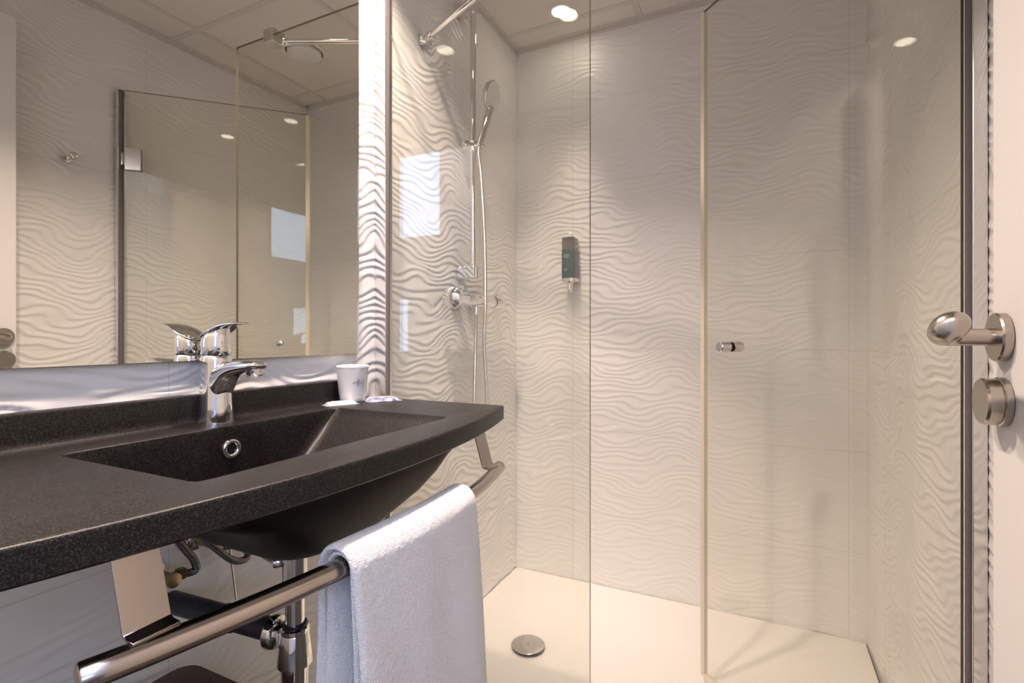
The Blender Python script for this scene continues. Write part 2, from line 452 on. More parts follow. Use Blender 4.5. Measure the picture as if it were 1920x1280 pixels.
# entry door standing open along the right wall
DX = 0.254
d1 = thing('door_1', 'plain white entry door standing open at the right edge with satin lever', 'door', (DX + 0.02, Y0, 0))
d1['kind'] = 'structure'
leaf = MB().box((DX, -0.01, 0.008), (DX + 0.040, 0.818, 2.144)).build('door_leaf', M['paint'], d1, smooth=False, bevel=0.002)
HZ, HY = 1.084, 0.783
h = MB().lathe([(0.026, 0.0), (0.0282, 0.001), (0.0282, 0.0085), (0.0270, 0.0105), (0.012, 0.0108)], (DX, HY, HZ), (-1, 0, 0), 48)
hd = h.build('door_handle', M['nickel'], d1, ang=30)
h = MB().tube([(DX - 0.010, HY, HZ), (DX - 0.030, HY, HZ), (DX - 0.047, HY - 0.003, HZ), (DX - 0.060, HY - 0.016, HZ + 0.001),
               (DX - 0.067, HY - 0.040, HZ + 0.004), (DX - 0.071, HY - 0.070, HZ + 0.008), (DX - 0.074, HY - 0.094, HZ + 0.011),
               (DX - 0.075, HY - 0.104, HZ + 0.012), (DX - 0.0755, HY - 0.108, HZ + 0.0122)],
              [0.0102, 0.0100, 0.0102, 0.0110, 0.0120, 0.0132, 0.0138, 0.0112, 0.004], 20, smooth=5)
vs = []
for x, y, z in h.v:
    k_ = min(max((HY - 0.015 - y)/0.06, 0), 1)
    ccx, ccz = DX - 0.070, HZ + 0.009
    d_ = (x - ccx)*0.82 + (z - ccz)*0.57; e_ = -(x - ccx)*0.57 + (z - ccz)*0.82
    d_ *= 1 + 0.42*k_; e_ *= 1 + 0.10*k_
    vs.append((ccx + d_*0.82 - e_*0.57, y, ccz + d_*0.57 + e_*0.82))
h.v = vs
h.build('lever', M['nickel'], hd, ang=60)
h = MB().lathe([(0.027, 0.0), (0.0285, 0.001), (0.0285, 0.007), (0.0262, 0.0085)], (DX, HY, 1.009), (-1, 0, 0), 48)
lk = h.build('door_lock', M['nickel'], d1, ang=30)
h = MB().lathe([(0.0262, 0.008), (0.0272, 0.009), (0.0272, 0.020), (0.0255, 0.0225)], (DX, HY, 1.009), (-1, 0, 0), 48)
h.build('thumb_turn', M['nickel'], lk, ang=30)

# ------------------------------------------------------------------ downlights, vent
def downlight(x, y, label, energy=LAMP_ENERGY, spread=116):
    t = thing('downlight', label, 'ceiling light', (x, y, CEIL), 'recessed downlights')
    MB().lathe([(0.050, 0.0), (0.050, 0.003), (0.046, 0.005), (0.037, 0.0045), (0.036, 0.0)], (x, y, CEIL), (0, 0, -1), 40, False, False).build('trim_ring', M['white_plastic'], t)
    MB().lathe([(0.0365, 0.001), (0.0365, 0.0030), (0.020, 0.0042), (0.004, 0.0045)], (x, y, CEIL), (0, 0, -1), 40).build('lens', M['lens'], t)
    ld = bpy.data.lights.new('downlight_lamp', 'AREA'); ld.shape = 'DISK'; ld.size = 0.070
    ld.energy = energy; ld.color = LAMP_COLOR; ld.spread = math.radians(spread)
    lo = bpy.data.objects.new('downlight_lamp', ld); lo.location = (x, y, CEIL - 0.0051); COL.objects.link(lo)
    return t
downlight(-0.713, 1.917, 'round recessed downlight glowing in the ceiling above the shower', SHOWER_LAMP_ENERGY, 42)
downlight(-0.695, 0.955, 'recessed downlight above the right end of the washbasin, seen mirrored in glass')
downlight(-0.695, 0.390, 'recessed downlight above the left end of the washbasin, seen mirrored in glass')
t = thing('ceiling_vent', 'round white air vent on the ceiling, seen in the mirror', 'vent', (-0.115, 1.68, CEIL))
MB().lathe([(0.095, 0.0), (0.098, 0.006), (0.090, 0.012), (0.080, 0.008)], (-0.115, 1.68, CEIL), (0, 0, -1), 48, True, False).build('vent_ring', M['white_plastic'], t)
MB().lathe([(0.074, 0.006), (0.074, 0.020), (0.060, 0.026), (0.03, 0.029), (0.004, 0.030)], (-0.115, 1.68, CEIL), (0, 0, -1), 48).build('vent_disc', M['white_plastic'], t)

# ------------------------------------------------------------------ shower tray
TZ = 0.044
t = thing('shower_tray', 'white rectangular shower tray with a shallow sloped floor', 'shower tray', (-0.33, 1.62, 0))
def rrect(x0, x1, y0, y1, r, z, n=5):
    pts = []
    for cx, cy_, a0 in ((x1 - r, y1 - r, 0), (x0 + r, y1 - r, 90), (x0 + r, y0 + r, 180), (x1 - r, y0 + r, 270)):
        for i in range(n + 1):
            a = math.radians(a0 + 90*i/n); pts.append((cx + r*math.cos(a), cy_ + r*math.sin(a), z))
    return pts
m = MB()
X0, X1, Y1, Y2 = XL + 0.003, 0.320, 1.10, BACK - 0.003
m.rings([rrect(X0, X1, Y1, Y2, 0.004, 0.002), rrect(X0, X1, Y1, Y2, 0.004, TZ - 0.002), rrect(X0 + 0.002, X1 - 0.002, Y1 + 0.002, Y2 - 0.002, 0.004, TZ),
         rrect(X0 + 0.070, X1 - 0.055, Y1 + 0.055, Y2 - 0.055, 0.02, TZ - 0.001), rrect(X0 + 0.090, X1 - 0.075, Y1 + 0.075, Y2 - 0.072, 0.02, TZ - 0.014),
         rrect(-0.745, -0.690, 1.575, 1.630, 0.02, TZ - 0.024)])
m.build('tray', M['tray'], t, ang=40)
MB().lathe([(0.046, 0.0), (0.050, 0.006), (0.054, 0.010), (0.0575, 0.0125), (0.055, 0.0140), (0.02, 0.0150), (0.0025, 0.0150), (0.002, 0.012)], (-0.7165, 1.604, 0.020), (0, 0, 1), 56).build('drain_cover', M['chrome_satin'], t, ang=50)['label'] = 'round polished drain cover'

# ------------------------------------------------------------------ fixed shower screen
G = 1.170
def pane_slab(mb, a, b2, z0, z1, th):
    """vertical pane between plan points a and b; the two faces get material 0, the edges 1"""
    a = Vector((a[0], a[1], 0)); b2 = Vector((b2[0], b2[1], 0)); d = (b2 - a).normalized(); n = Vector((-d.y, d.x, 0))*th/2
    p = [a - n, b2 - n, b2 + n, a + n]
    vs = [(q.x, q.y, z0) for q in p] + [(q.x, q.y, z1) for q in p]
    mb.add(vs, [(0,1,5,4), (2,3,7,6)], 0); mb.add(vs, [(1,2,6,5), (3,0,4,7), (4,5,6,7), (0,3,2,1)], 1)
    return mb
GZ0, GZ1 = 0.050, 2.070
t = thing('shower_screen', 'fixed clear glass shower panel with chrome wall channel beside the washbasin', 'shower screen', (-0.66, G, TZ))
pane_slab(MB(), (-0.962, G), (-0.3623, G), GZ0, GZ1, 0.008).build('glass_pane', [M['pane'], M['pane_edge']], t, smooth=False)
U_ = [(-0.9965, G - 0.015), (-0.9585, G - 0.015), (-0.9585, G - 0.0042), (-0.985, G - 0.0042), (-0.985, G + 0.0042), (-0.9585, G + 0.0042), (-0.9585, G + 0.015), (-0.9965, G + 0.015)]
wp = MB().rings([[(x, y, TZ) for x, y in U_], [(x, y, GZ1) for x, y in U_]])
wp = wp.build('wall_channel', M['profile'], t, smooth=False, bevel=0.0012)
MB().box((-0.962, G - 0.0125, TZ), (-0.9530, G - 0.0042, GZ1)).build('gasket', M['gasket'], wp, smooth=False)
MB().box((-0.955, G - 0.010, TZ), (-0.3623, G + 0.010, GZ0 + 0.002)).build('bottom_seal', M['seal'], t, smooth=False)
sb = MB().tube([(-0.534, G + 0.028, 2.062), (-0.972, 1.374, 2.047)], 0.0095, 24).build('support_bar', M['chrome'], t)
d = Vector((-0.438, 0.176, -0.015)).normalized()
MB().lathe([(0.0135, 0.0), (0.0135, 0.03), (0.0105, 0.034)], Vector((-0.534, G + 0.028, 2.062)) - d*0.004, d, 24).build('collar', M['chrome'], sb)
MB().lathe([(0.0135, 0.0), (0.0135, 0.03), (0.0105, 0.034)], Vector((-0.972, 1.374, 2.047)) + d*0.004, -d, 24).build('collar', M['chrome'], sb)
MB().box((-0.556, G - 0.017, 2.040), (-0.512, G + 0.030, 2.084)).build('glass_clamp', M['chrome_satin'], t, smooth=False, bevel=0.002)
MB().box((-0.9965, 1.366, 2.029), (-0.9690, 1.400, 2.064)).build('wall_fitting', M['chrome'], t, smooth=False, bevel=0.003)

# ------------------------------------------------------------------ hinged shower door, swung into the shower
HP = Vector((0.327, G)); EP = Vector((-0.159, 1.6636))
t = thing('shower_door', 'hinged clear glass shower door swung inward with a small metal knob', 'shower door', (0.33, G, TZ))
dd = (EP - HP).normalized(); nn = Vector((-dd.y, dd.x))
DZ0, DZ1 = 0.056, 2.070
pane_slab(MB(), HP + dd*0.006, EP - dd*0.006, DZ0, DZ1, 0.008).build('glass_pane', [M['pane'], M['pane_edge']], t, smooth=False)
s = MB()
def dbox(mb, u0, u1, v0, v1, z0, z1, mi=0):
    P = [HP + dd*u0 + nn*v0, HP + dd*u1 + nn*v0, HP + dd*u1 + nn*v1, HP + dd*u0 + nn*v1]
    vs = [(q.x, q.y, z0) for q in P] + [(q.x, q.y, z1) for q in P]
    return mb.add(vs, [(0,3,2,1),(4,5,6,7),(0,1,5,4),(1,2,6,5),(2,3,7,6),(3,0,4,7)], mi)
W_ = (EP - HP).length
dbox(s, W_ - 0.012, W_ + 0.003, -0.0066, 0.0066, DZ0, DZ1 - 0.004); dbox(s, W_ + 0.003, W_ + 0.006, -0.0012, 0.0012, DZ0, DZ1 - 0.004)
s.build('edge_seal', M['seal'], t, smooth=False)
s = dbox(MB(), 0.02, W_ - 0.012, -0.007, 0.007, DZ0 - 0.010, DZ0 + 0.008); s.build('bottom_seal', M['seal'], t, smooth=False)
wx = xr(G)
wp = MB().box((0.3315, G - 0.016, TZ), (wx - 0.0005, G + 0.016, GZ1)).build('wall_channel', M['profile'], t, smooth=False, bevel=0.0015)
MB().box((0.3265, G - 0.010, TZ), (0.3320, G + 0.004, GZ1)).build('gasket', M['gasket'], wp, smooth=False)
for z in (1.795, 0.32):
    hb = MB(); dbox(hb, 0.010, 0.066, -0.013, -0.0045, z - 0.045, z + 0.045); dbox(hb, 0.010, 0.066, 0.0045, 0.013, z - 0.045, z + 0.045)
    hg = hb.build('hinge', M['chrome_satin'], t, smooth=False, bevel=0.0015)
    MB().lathe([(0.0085, 0.0), (0.0085, 0.048)], (0.3285, G + 0.002, z - 0.024), (0, 0, 1), 20).build('hinge_pin', M['chrome'], hg)
    MB().box((0.330, G - 0.019, z - 0.045), (wx - 0.0005, G + 0.019, z + 0.045)).build('hinge_plate', M['chrome_satin'], hg, smooth=False, bevel=0.0015)
kc = HP + dd*(W_ - 0.115)
for sgn, nm in ((1, 'outer'), (-1, 'inner')):
    v3 = Vector((nn.x, nn.y, 0))*sgn
    kb = MB().lathe([(0.0135, 0.0042), (0.0135, 0.0062)], (kc.x, kc.y, 1.055), v3, 32).build('washer', M['black_plastic'], t)
    kb = MB().lathe([(0.0125, 0.006), (0.0145, 0.007), (0.0145, 0.014), (0.0132, 0.020), (0.0145, 0.026), (0.0145, 0.037), (0.0125, 0.0395), (0.002, 0.040)], (kc.x, kc.y, 1.055), v3, 32).build('knob', M['chrome_satin'], t)

# ------------------------------------------------------------------ mirror
MX = -0.9863
t = thing('wall_mirror', 'large frameless mirror on the rippled wall above the washbasin', 'mirror', (MX, 0.58, 1.038))
MB().add([(MX, 0.08, 1.038), (MX, 1.078, 1.038), (MX, 1.078, 2.335), (MX, 0.08, 2.335)], [(0, 1, 2, 3)]).box((MX - 0.006, 0.08, 1.038), (MX - 0.0001, 1.078, 2.335), 1).build('mirror_plate', [M['mirror'], M['mirror_edge']], t, smooth=False)
for y in (0.2, 0.95):
    MB().box((-0.9955, y, 1.10), (MX - 0.006, y + 0.05, 2.25)).build('backing_batten', M['mirror_edge'], t, smooth=False)

# ------------------------------------------------------------------ washbasin counter
CT, CB = 0.920, 0.885
t = thing('washbasin_counter', 'black speckled washbasin counter with a moulded rectangular basin', 'washbasin', (-0.74, 0.6, CB))
def front_x(y): return -0.480 - 0.30*(y - 0.60)**2
NS = 24
def outer(ins, z):
    yb, ya, xb = 1.100 - ins, 0.080 + ins, -0.9965
    P = [(xb, ya + (yb - ya)*i/NS, z) for i in range(NS)]
    P += [(xb + (front_x(yb) - ins - xb)*i/NS, yb, z) for i in range(NS)]
    P += [(front_x(yb + (ya - yb)*i/NS) - ins, yb + (ya - yb)*i/NS, z) for i in range(NS)]
    P += [(front_x(ya) - ins + (xb - front_x(ya) + ins)*i/NS, ya, z) for i in range(NS)]
    return P
def hole(x0, x1, y0, y1, r, z):
    """rounded rectangle with NS points per side, starting like outer() at the back-left corner"""
    def side(p, q): return [(p[0] + (q[0]-p[0])*i/NS, p[1] + (q[1]-p[1])*i/NS) for i in range(NS)]
    c = [(x0, y0), (x0, y1), (x1, y1), (x1, y0)]
    P = side(c[0], c[1]) + side(c[1], c[2]) + side(c[2], c[3]) + side(c[3], c[0])
    out = []
    for x, y in P:                                    # pull the corners in to the radius
        cx = min(max(x, x0 + r), x1 - r); cy_ = min(max(y, y0 + r), y1 - r)
        dx, dy = x - cx, y - cy_
        if abs(dx) > 1e-9 and abs(dy) > 1e-9:
            l = math.hypot(dx, dy); dx, dy = dx*r/l, dy*r/l
        out.append((cx + dx, cy_ + dy, z))
    return out
BX0, BX1, BY0, BY1 = -0.882, -0.575, 0.368, 0.890
m = MB()
lo = [outer(0.004, CB), outer(0.0, CB + 0.003), outer(0.0, CT - 0.0055)]
for i in range(1, 5):
    a_ = PI/2*i/4; lo.append(outer(0.0055*(1 - math.cos(a_)), CT - 0.0055 + 0.0055*math.sin(a_)))
inn = [hole(BX0 - 0.003, BX1 + 0.003, BY0 - 0.003, BY1 + 0.003, 0.012, CT)]
for i in range(1, 4):
    a_ = PI/2*i/3; inn.append(hole(BX0 - 0.003*(1 - math.sin(a_)), BX1 + 0.003*(1 - math.sin(a_)), BY0 - 0.003*(1 - math.sin(a_)), BY1 + 0.003*(1 - math.sin(a_)), 0.012, CT - 0.003*(1 - math.cos(a_))))
for f_, z in ((0.10, 0.905), (0.3, 0.878), (0.55, 0.845), (0.8, 0.812), (0.93, 0.796), (1.0, 0.790)):
    inn.append(hole(BX0 + 0.012*f_, BX1 - 0.060*f_**1.3, BY0 + 0.150*f_, BY1 - 0.150*f_, 0.012 + 0.02*f_, z))
inn.append(hole(-0.80, -0.68, 0.60, 0.66, 0.02, 0.787))
m.rings(lo + inn, cap0=False, cap1=True)
m.build('countertop', M['composite'], t, ang=38)
# moulded bowl below the slab
m = MB()
bl = [hole(-0.960, -0.520, 0.345, 0.905, 0.02, CB + 0.004), hole(-0.925, -0.532, 0.360, 0.884, 0.03, CB - 0.006), hole(-0.915, -0.540, 0.385, 0.862, 0.04, 0.858)]
for f_, z in ((0.35, 0.830), (0.6, 0.800), (0.8, 0.774), (0.92, 0.756), (1.0, 0.747)):
    bl.append(hole(-0.910 + 0.060*f_, -0.545 - 0.070*f_**2.0, 0.390 + 0.150*f_, 0.862 - 0.140*f_**2.4, 0.04 + 0.02*f_, z))
bl.append(hole(-0.80, -0.68, 0.57, 0.69, 0.03, 0.741))
m.rings(bl, cap0=False, cap1=True)
m.build('basin_bowl', M['composite_gloss'], t, ang=60)['label'] = 'glossy black underside of the basin'
# upstand along the wall
m = MB()
prof = [(-0.9965, CT - 0.004), (-0.9965, 0.9715), (-0.9955, 0.9722), (-0.9745, 0.9722), (-0.9715, 0.9708), (-0.9700, 0.9680), (-0.9700, 0.932), (-0.9690, 0.927), (-0.9660, 0.9225), (-0.9610, CT + 0.0002), (-0.9610, CT - 0.004)]
m.rings([[(x, 0.081, z) for x, z in prof], [(x, 1.000, z) for x, z in prof]])
m.build('upstand', M['composite'], t, ang=30)
o = MB().lathe([(0.0100, -0.002), (0.0100, 0.004), (0.0125, 0.0065), (0.0160, 0.0062), (0.0178, 0.0035), (0.0178, -0.001)], (BX0 + 0.0045, 0.6244, 0.8790), (1, 0, 0), 40, False, False).build('overflow_ring', M['chrome'], t, ang=60)
MB().lathe([(0.0104, 0.0), (0.0104, 0.0012)], (BX0 + 0.0040, 0.6244, 0.8790), (1, 0, 0), 32).build('overflow_hole', M['black_plastic'], o)

# ------------------------------------------------------------------ towel rail
t = thing('towel_rail', 'curved brushed steel towel rail hung under the counter front', 'towel rail', (-0.5, 0.63, 0.79))
def rail_x(y): return -0.474 - 0.36*(y - 0.63)**2
RZ = 0.790
ys = [0.236 + (1.032 - 0.236)*i/28 for i in range(29)]
pts = [(rail_x(y), y, RZ) for y in ys]
e0 = Vector(pts[0]); e1 = Vector(pts[-1]); t0 = (e0 - Vector(pts[1])).normalized(); t1 = (e1 - Vector(pts[-2])).normalized()
pts = [e0 + t0*0.0022, e0 + t0*0.0015] + pts + [e1 + t1*0.0015, e1 + t1*0.0022]
MB().tube(pts, [0.0095, 0.0118] + [0.0132]*29 + [0.0118, 0.0095], 32).build('rail', M['steel'], t, ang=50)
for yc in (0.291, 0.974):
    xa = rail_x(yc); hw = 0.0215
    path = [(xa - 0.075, CB - 0.0012), (xa - 0.040, CB - 0.0012), (xa - 0.036, CB - 0.004), (xa - 0.0345, CB - 0.010), (xa - 0.0160, RZ + 0.022), (xa - 0.0140, RZ + 0.0175), (xa - 0.009, RZ + 0.0150), (xa + 0.002, RZ + 0.0142)]
    # strip with thickness
    L0 = []; 
    for i, (x, z) in enumerate(path):
        xa_, za_ = path[max(i-1, 0)]; xb_, zb_ = path[min(i+1, len(path)-1)]
        dx, dz = xb_ - xa_, zb_ - za_; l = math.hypot(dx, dz); nx, nz = -dz/l*0.0014, dx/l*0.0014
        L0.append([(x - nx, yc - hw, z - nz), (x + nx, yc - hw, z + nz), (x + nx, yc + hw, z + nz), (x - nx, yc + hw, z - nz)])
    MB().rings(L0).build('bracket', M['steel'], t, ang=40, bevel=0.0004, seg=1)

# ------------------------------------------------------------------ towel over the rail
def towel():
    ny = 150; y0, y1 = 0.484, 0.790
    rs = np.random.RandomState(4)
    mb = MB()
    def sheet(r_mid, half, zf, zb, sf, sb, seed, ya, yb):
        """one folded layer draped over the rail; half = half its thickness, sf / sb = outward lean of front / back drop"""
        base = []
        nf = 170
        for i in range(nf): 
            k = i/nf; z = zf + (RZ - zf)*k; base.append((r_mid + sf*(1 - k)**0.8, z, 1, 0))
        for i in range(33):
            a_ = PI*i/32; base.append((r_mid*math.cos(a_), RZ + r_mid*math.sin(a_), math.cos(a_), math.sin(a_)))
        for i in range(1, nf + 1):
            k = 1 - i/nf; z = zb + (RZ - zb)*k; base.append((-r_mid - sb*(1 - k)**0.8, z, -1, 0))
        rg = []
        for j in range(ny + 1):
            y = ya + (yb - ya)*j/ny; xr_ = rail_x(y)
            edge = min(j, ny - j)/9.0; th = half*min(1.0, math.sqrt(max(0.0, 1 - (1 - min(edge, 1))**2)) + 0.12)
            o_, i_ = [], []
            for (dx, z, nx, nz) in base:
                drop = max(0.0, (RZ - z))
                wob = 0.0045*math.sin(24*y + seed + 3*drop)*min(1, drop/0.15) + 0.003*math.sin(51*y + 2*seed - 9*drop)*min(1, drop/0.12)
                fz = rs.uniform(-0.0006, 0.0006)
                yy = y + 0.004*math.sin(9*drop + seed)*min(1, drop/0.1) + (0.05*drop if nx > 0 else 0.0) + 0.02*drop*(2*j/ny - 1)
                o_.append((xr_ + dx + nx*(th + fz) + wob, yy, z + nz*(th + fz)))
                i_.append((xr_ + dx - nx*th + wob, yy, z - nz*th))
            rg.append(o_ + i_[::-1])
        mb.rings(rg)
    sheet(0.0190, 0.0046, 0.34, 0.42, 0.002, 0.006, 0.3, y0 + 0.006, y1 - 0.004)
    sheet(0.0282, 0.0050, 0.30, 0.34, 0.008, 0.022, 1.4, y0, y1)
    return mb
tag(towel().build('towel', M['terry'], ang=80), 'white terry hand towel folded over the towel rail', 'towel')

# ------------------------------------------------------------------ basin tap
def ell(c, u, v, ru, rv, n=28, pw=2.0):
    c = Vector(c); u = Vector(u); v = Vector(v); o = []
    for k in range(n):
        a_ = 2*PI*k/n; ca, sa = math.cos(a_), math.sin(a_)
        o.append(c + u*ru*math.copysign(abs(ca)**(2/pw), ca) + v*rv*math.copysign(abs(sa)**(2/pw), sa))
    return o
TX, TY = -0.946, 0.643
t = thing('basin_tap', 'chrome single lever basin tap standing behind the black basin', 'tap', (TX, TY, CT))
X_, Y_, Z_ = (1,0,0), (0,1,0), (0,0,1)
m = MB()
m.rings([ell((TX, TY, z), X_, Y_, rx, ry) for z, rx, ry in ((CT, 0.0310, 0.0305), (CT + 0.004, 0.0308, 0.0303), (CT + 0.03, 0.0295, 0.0290), (CT + 0.07, 0.0284, 0.0278), (CT + 0.10, 0.0280, 0.0274), (CT + 0.118, 0.0280, 0.0272), (CT + 0.126, 0.0274, 0.0266), (CT + 0.1285, 0.0255, 0.0250))])
body = m.build('body', M['chrome'], t, ang=50)
m = MB()
sec = [(-0.020, 0.999, 0.0170, 0.0290), (0.004, 0.998, 0.0238, 0.0340), (0.022, 1.001, 0.0235, 0.0325), (0.031, 1.0085, 0.0226, 0.0265), (0.042, 1.0185, 0.0215, 0.0185), (0.058, 1.0248, 0.0208, 0.0142), (0.080, 1.0285, 0.0203, 0.0120), (0.095, 1.0300, 0.0198, 0.0115), (0.112, 1.0312, 0.0190, 0.0095), (0.121, 1.0322, 0.0172, 0.0075), (0.1255, 1.0330, 0.0130, 0.0045)]
sx2, rx2 = catmull([Vector((TX + a_, b_, 0)) for a_, b_, c_, d_ in sec], [c_ for a_, b_, c_, d_ in sec], 4)
_, rz2 = catmull([Vector((TX + a_, b_, 0)) for a_, b_, c_, d_ in sec], [d_ for a_, b_, c_, d_ in sec], 4)
m.rings([ell((p.x, TY, p.y), Y_, Z_, rx2[i], rz2[i], 32, 2.5) for i, p in enumerate(sx2)])
m.build('spout', M['chrome'], t, ang=60)
MB().lathe([(0.0150, 0.0), (0.0150, 0.013), (0.0142, 0.0145), (0.0135, 0.0215), (0.0120, 0.0215), (0.0115, 0.018)], (TX + 0.106, TY, 1.033), (0.24, 0, -1), 28).build('aerator', M['chrome_satin'], t)
MB().lathe([(0.0242, 0.0), (0.0242, 0.004)], (TX, TY, CT + 0.127), (0, 0, 1), 32).build('shadow_gap', M['black_plastic'], t)
m = MB()
cs = [(0.130, 0.0262), (0.1325, 0.0272), (0.148, 0.0272), (0.157, 0.0272), (0.164, 0.0266), (0.169, 0.0235), (0.171, 0.014)]
rg = []
for z, r_ in cs:
    ring = ell((TX, TY, CT + z), X_, Y_, r_, r_*0.97)
    if z > 0.150: ring = [Vector((p.x, p.y, p.z + 0.33*(p.x - TX))) for p in ring]
    rg.append(ring)
m.rings(rg)
lev = m.build('lever_cap', M['chrome'], t, ang=50)
m = MB()
ls = [(-0.0278, 1.0795, 0.012, 0.0025), (-0.020, 1.0825, 0.0215, 0.0048), (-0.004, 1.0893, 0.0262, 0.0056), (0.014, 1.0965, 0.0262, 0.0062), (0.030, 1.1025, 0.0240, 0.0056), (0.046, 1.1066, 0.0205, 0.0045), (0.062, 1.1085, 0.0178, 0.0035), (0.076, 1.1092, 0.0150, 0.0026), (0.084, 1.1092, 0.0100, 0.0015)]
P2, W2 = catmull([Vector((TX + a_, b_, 0)) for a_, b_, c_, d_ in ls], [c_ for a_, b_, c_, d_ in ls], 4)
_, H2 = catmull([Vector((TX + a_, b_, 0)) for a_, b_, c_, d_ in ls], [d_ for a_, b_, c_, d_ in ls], 4)
m.rings([ell((p.x, TY, p.y), Y_, Vector((-0.25, 0, 0.97)), W2[i], H2[i], 28, 2.3) for i, p in enumerate(P2)])
m.build('lever', M['chrome'], t, ang=60)
dv = Vector((0.90, -0.43, 0)).normalized()
MB().lathe([(0.0028, 0.0), (0.0028, 0.0012)], Vector((TX, TY, CT + 0.141)) + dv*0.0262, dv, 16).build('temperature_dot', M['gasket'], lev)

# ------------------------------------------------------------------ cup and sachets
CX, CY = -0.9340, 0.9980
t = thing('plastic_cup', 'white film-wrapped plastic cup with a grey bird mark on the counter', 'cup', (CX, CY, CT))
def cup_r(z): return 0.0305 + 0.0095*(z/0.088)
n = 40; rg = []
for z in [0.0, 0.002, 0.010, 0.03, 0.05, 0.07, 0.080, 0.086, 0.088]:
    r_ = cup_r(z) - (0.002 if z == 0 else 0)
    rg.append([(CX + r_*math.cos(2*PI*k/n)*(1 + 0.012*math.sin(5*k + z*60)), CY + r_*math.sin(2*PI*k/n)*(1 + 0.012*math.sin(5*k + z*60)), CT + z) for k in range(n)])
m = MB().rings(rg, cap0=True, cap1=False)
rg = [[(CX + (cup_r(z) - 0.0016)*math.cos(2*PI*k/n), CY + (cup_r(z) - 0.0016)*math.sin(2*PI*k/n), CT + z) for k in range(n)] for z in (0.088, 0.05, 0.004)]
m.rings(rg, cap0=False, cap1=True)
m.build('cup', M['cup'], t, ang=60)
# crumpled film gathered over the rim
rs = random.Random(2); rg = []
for i, (dz, rr) in enumerate(((0.0865, 1.012), (0.0895, 1.008), (0.0915, 0.90), (0.0910, 0.55), (0.0900, 0.1))):
    rg.append([(CX + cup_r(0.088)*rr*math.cos(2*PI*k/n), CY + cup_r(0.088)*rr*math.sin(2*PI*k/n), CT + dz + (rs.uniform(-0.0010, 0.0016) if 0 < i < 4 else 0)) for k in range(n)])
MB().rings(rg, cap0=False).build('film_wrap', M['cup'], t, ang=20)
# printed bird-like mark: strokes lying on the cup's side
va = math.atan2(-CY, -CX)                      # direction from the cup to the room's doorway side
def on_cup(s_, z, off=0.0006):
    r_ = cup_r(z) + off + 0.0006; a_ = va + s_/r_
    return (CX + r_*math.cos(a_), CY + r_*math.sin(a_), CT + z)
m = MB()
for st, r_ in (([(0.002, 0.0505), (0.008, 0.0512), (0.014, 0.0498), (0.021, 0.0485), (0.027, 0.0510)], 0.0009),
               ([(0.010, 0.0520), (0.014, 0.0555), (0.019, 0.0535), (0.026, 0.0550)], 0.0007),
               ([(0.013, 0.0600), (0.0155, 0.0550), (0.0135, 0.0490), (0.0135, 0.0410)], 0.0006),
               ([(0.019, 0.0605), (0.025, 0.0600), (0.029, 0.0540), (0.0285, 0.0470), (0.026, 0.0410)], 0.0004)):
    m.tube([on_cup((s_ - 0.002)*1.15, 0.050 + (z - 0.050)*1.1) for s_, z in st], r_, 6, smooth=4)
m.build('printed_mark', M['ink'], t)

def sachet(name, label, mats, c, ang, lx, ly, h, seed):
    """flat sealed packet: puffed middle, crimped ends"""
    rs = random.Random(seed); nx, ny = 22, 14; top = []; bot = []
    ca, sa = math.cos(ang), math.sin(ang)
    for i in range(nx + 1):
        for j in range(ny + 1):
            u = i/nx*2 - 1; v = j/ny*2 - 1
            puff = max(0, 1 - abs(u)**5)**0.8*max(0, 1 - abs(v)**3)**0.8
            if abs(u) > 0.86: puff *= 0.12
            z = h*puff*(1 + rs.uniform(-0.16, 0.16))
            px, py = u*lx/2, v*ly/2*(1 - 0.05*puff)
            X, Yp = c[0] + px*ca - py*sa, c[1] + px*sa + py*ca
            top.append((X, Yp, CT + 0.0012 + z)); bot.append((X, Yp, CT + 0.0004))
    W = ny + 1; fs = []; mi = []
    K = len(top)
    m = MB()
    f0 = []; f1 = []
    for i in range(nx):
        for j in range(ny):
            q = (i*W + j, (i+1)*W + j, (i+1)*W + j + 1, i*W + j + 1)
            (f1 if (i < 2 or i >= nx - 2) else f0).append(q); f0.append(tuple(K + a_ for a_ in q[::-1]))
    for i in range(nx): f0.append((i*W, (i+1)*W, K + (i+1)*W, K + i*W)); f0.append((i*W + ny, (i+1)*W + ny, K + (i+1)*W + ny, K + i*W + ny))
    for j in range(ny): f0.append((j, j+1, K + j+1, K + j)); f0.append((nx*W + j, nx*W + j+1, K + nx*W + j+1, K + nx*W + j))
    vs = top + bot
    m.v = vs; m.f = f0 + f1; m.mi = [0]*len(f0) + [1]*len(f1)
    return tag(m.build(name, mats, ang=45), label, 'sachet')
sachet('soap_sachet', 'slim white wrapped soap sachet in front of the cup', [M['film_white'], M['film_clear']], (-0.9135, 0.9360), math.radians(66), 0.082, 0.034, 0.0075, 5)
sachet('amenity_sachet', 'blue silvery sachet lying right of the cup', [M['film_blue'], M['film_blue']], (-0.8790, 1.0450), math.radians(55), 0.088, 0.062, 0.0085, 9)

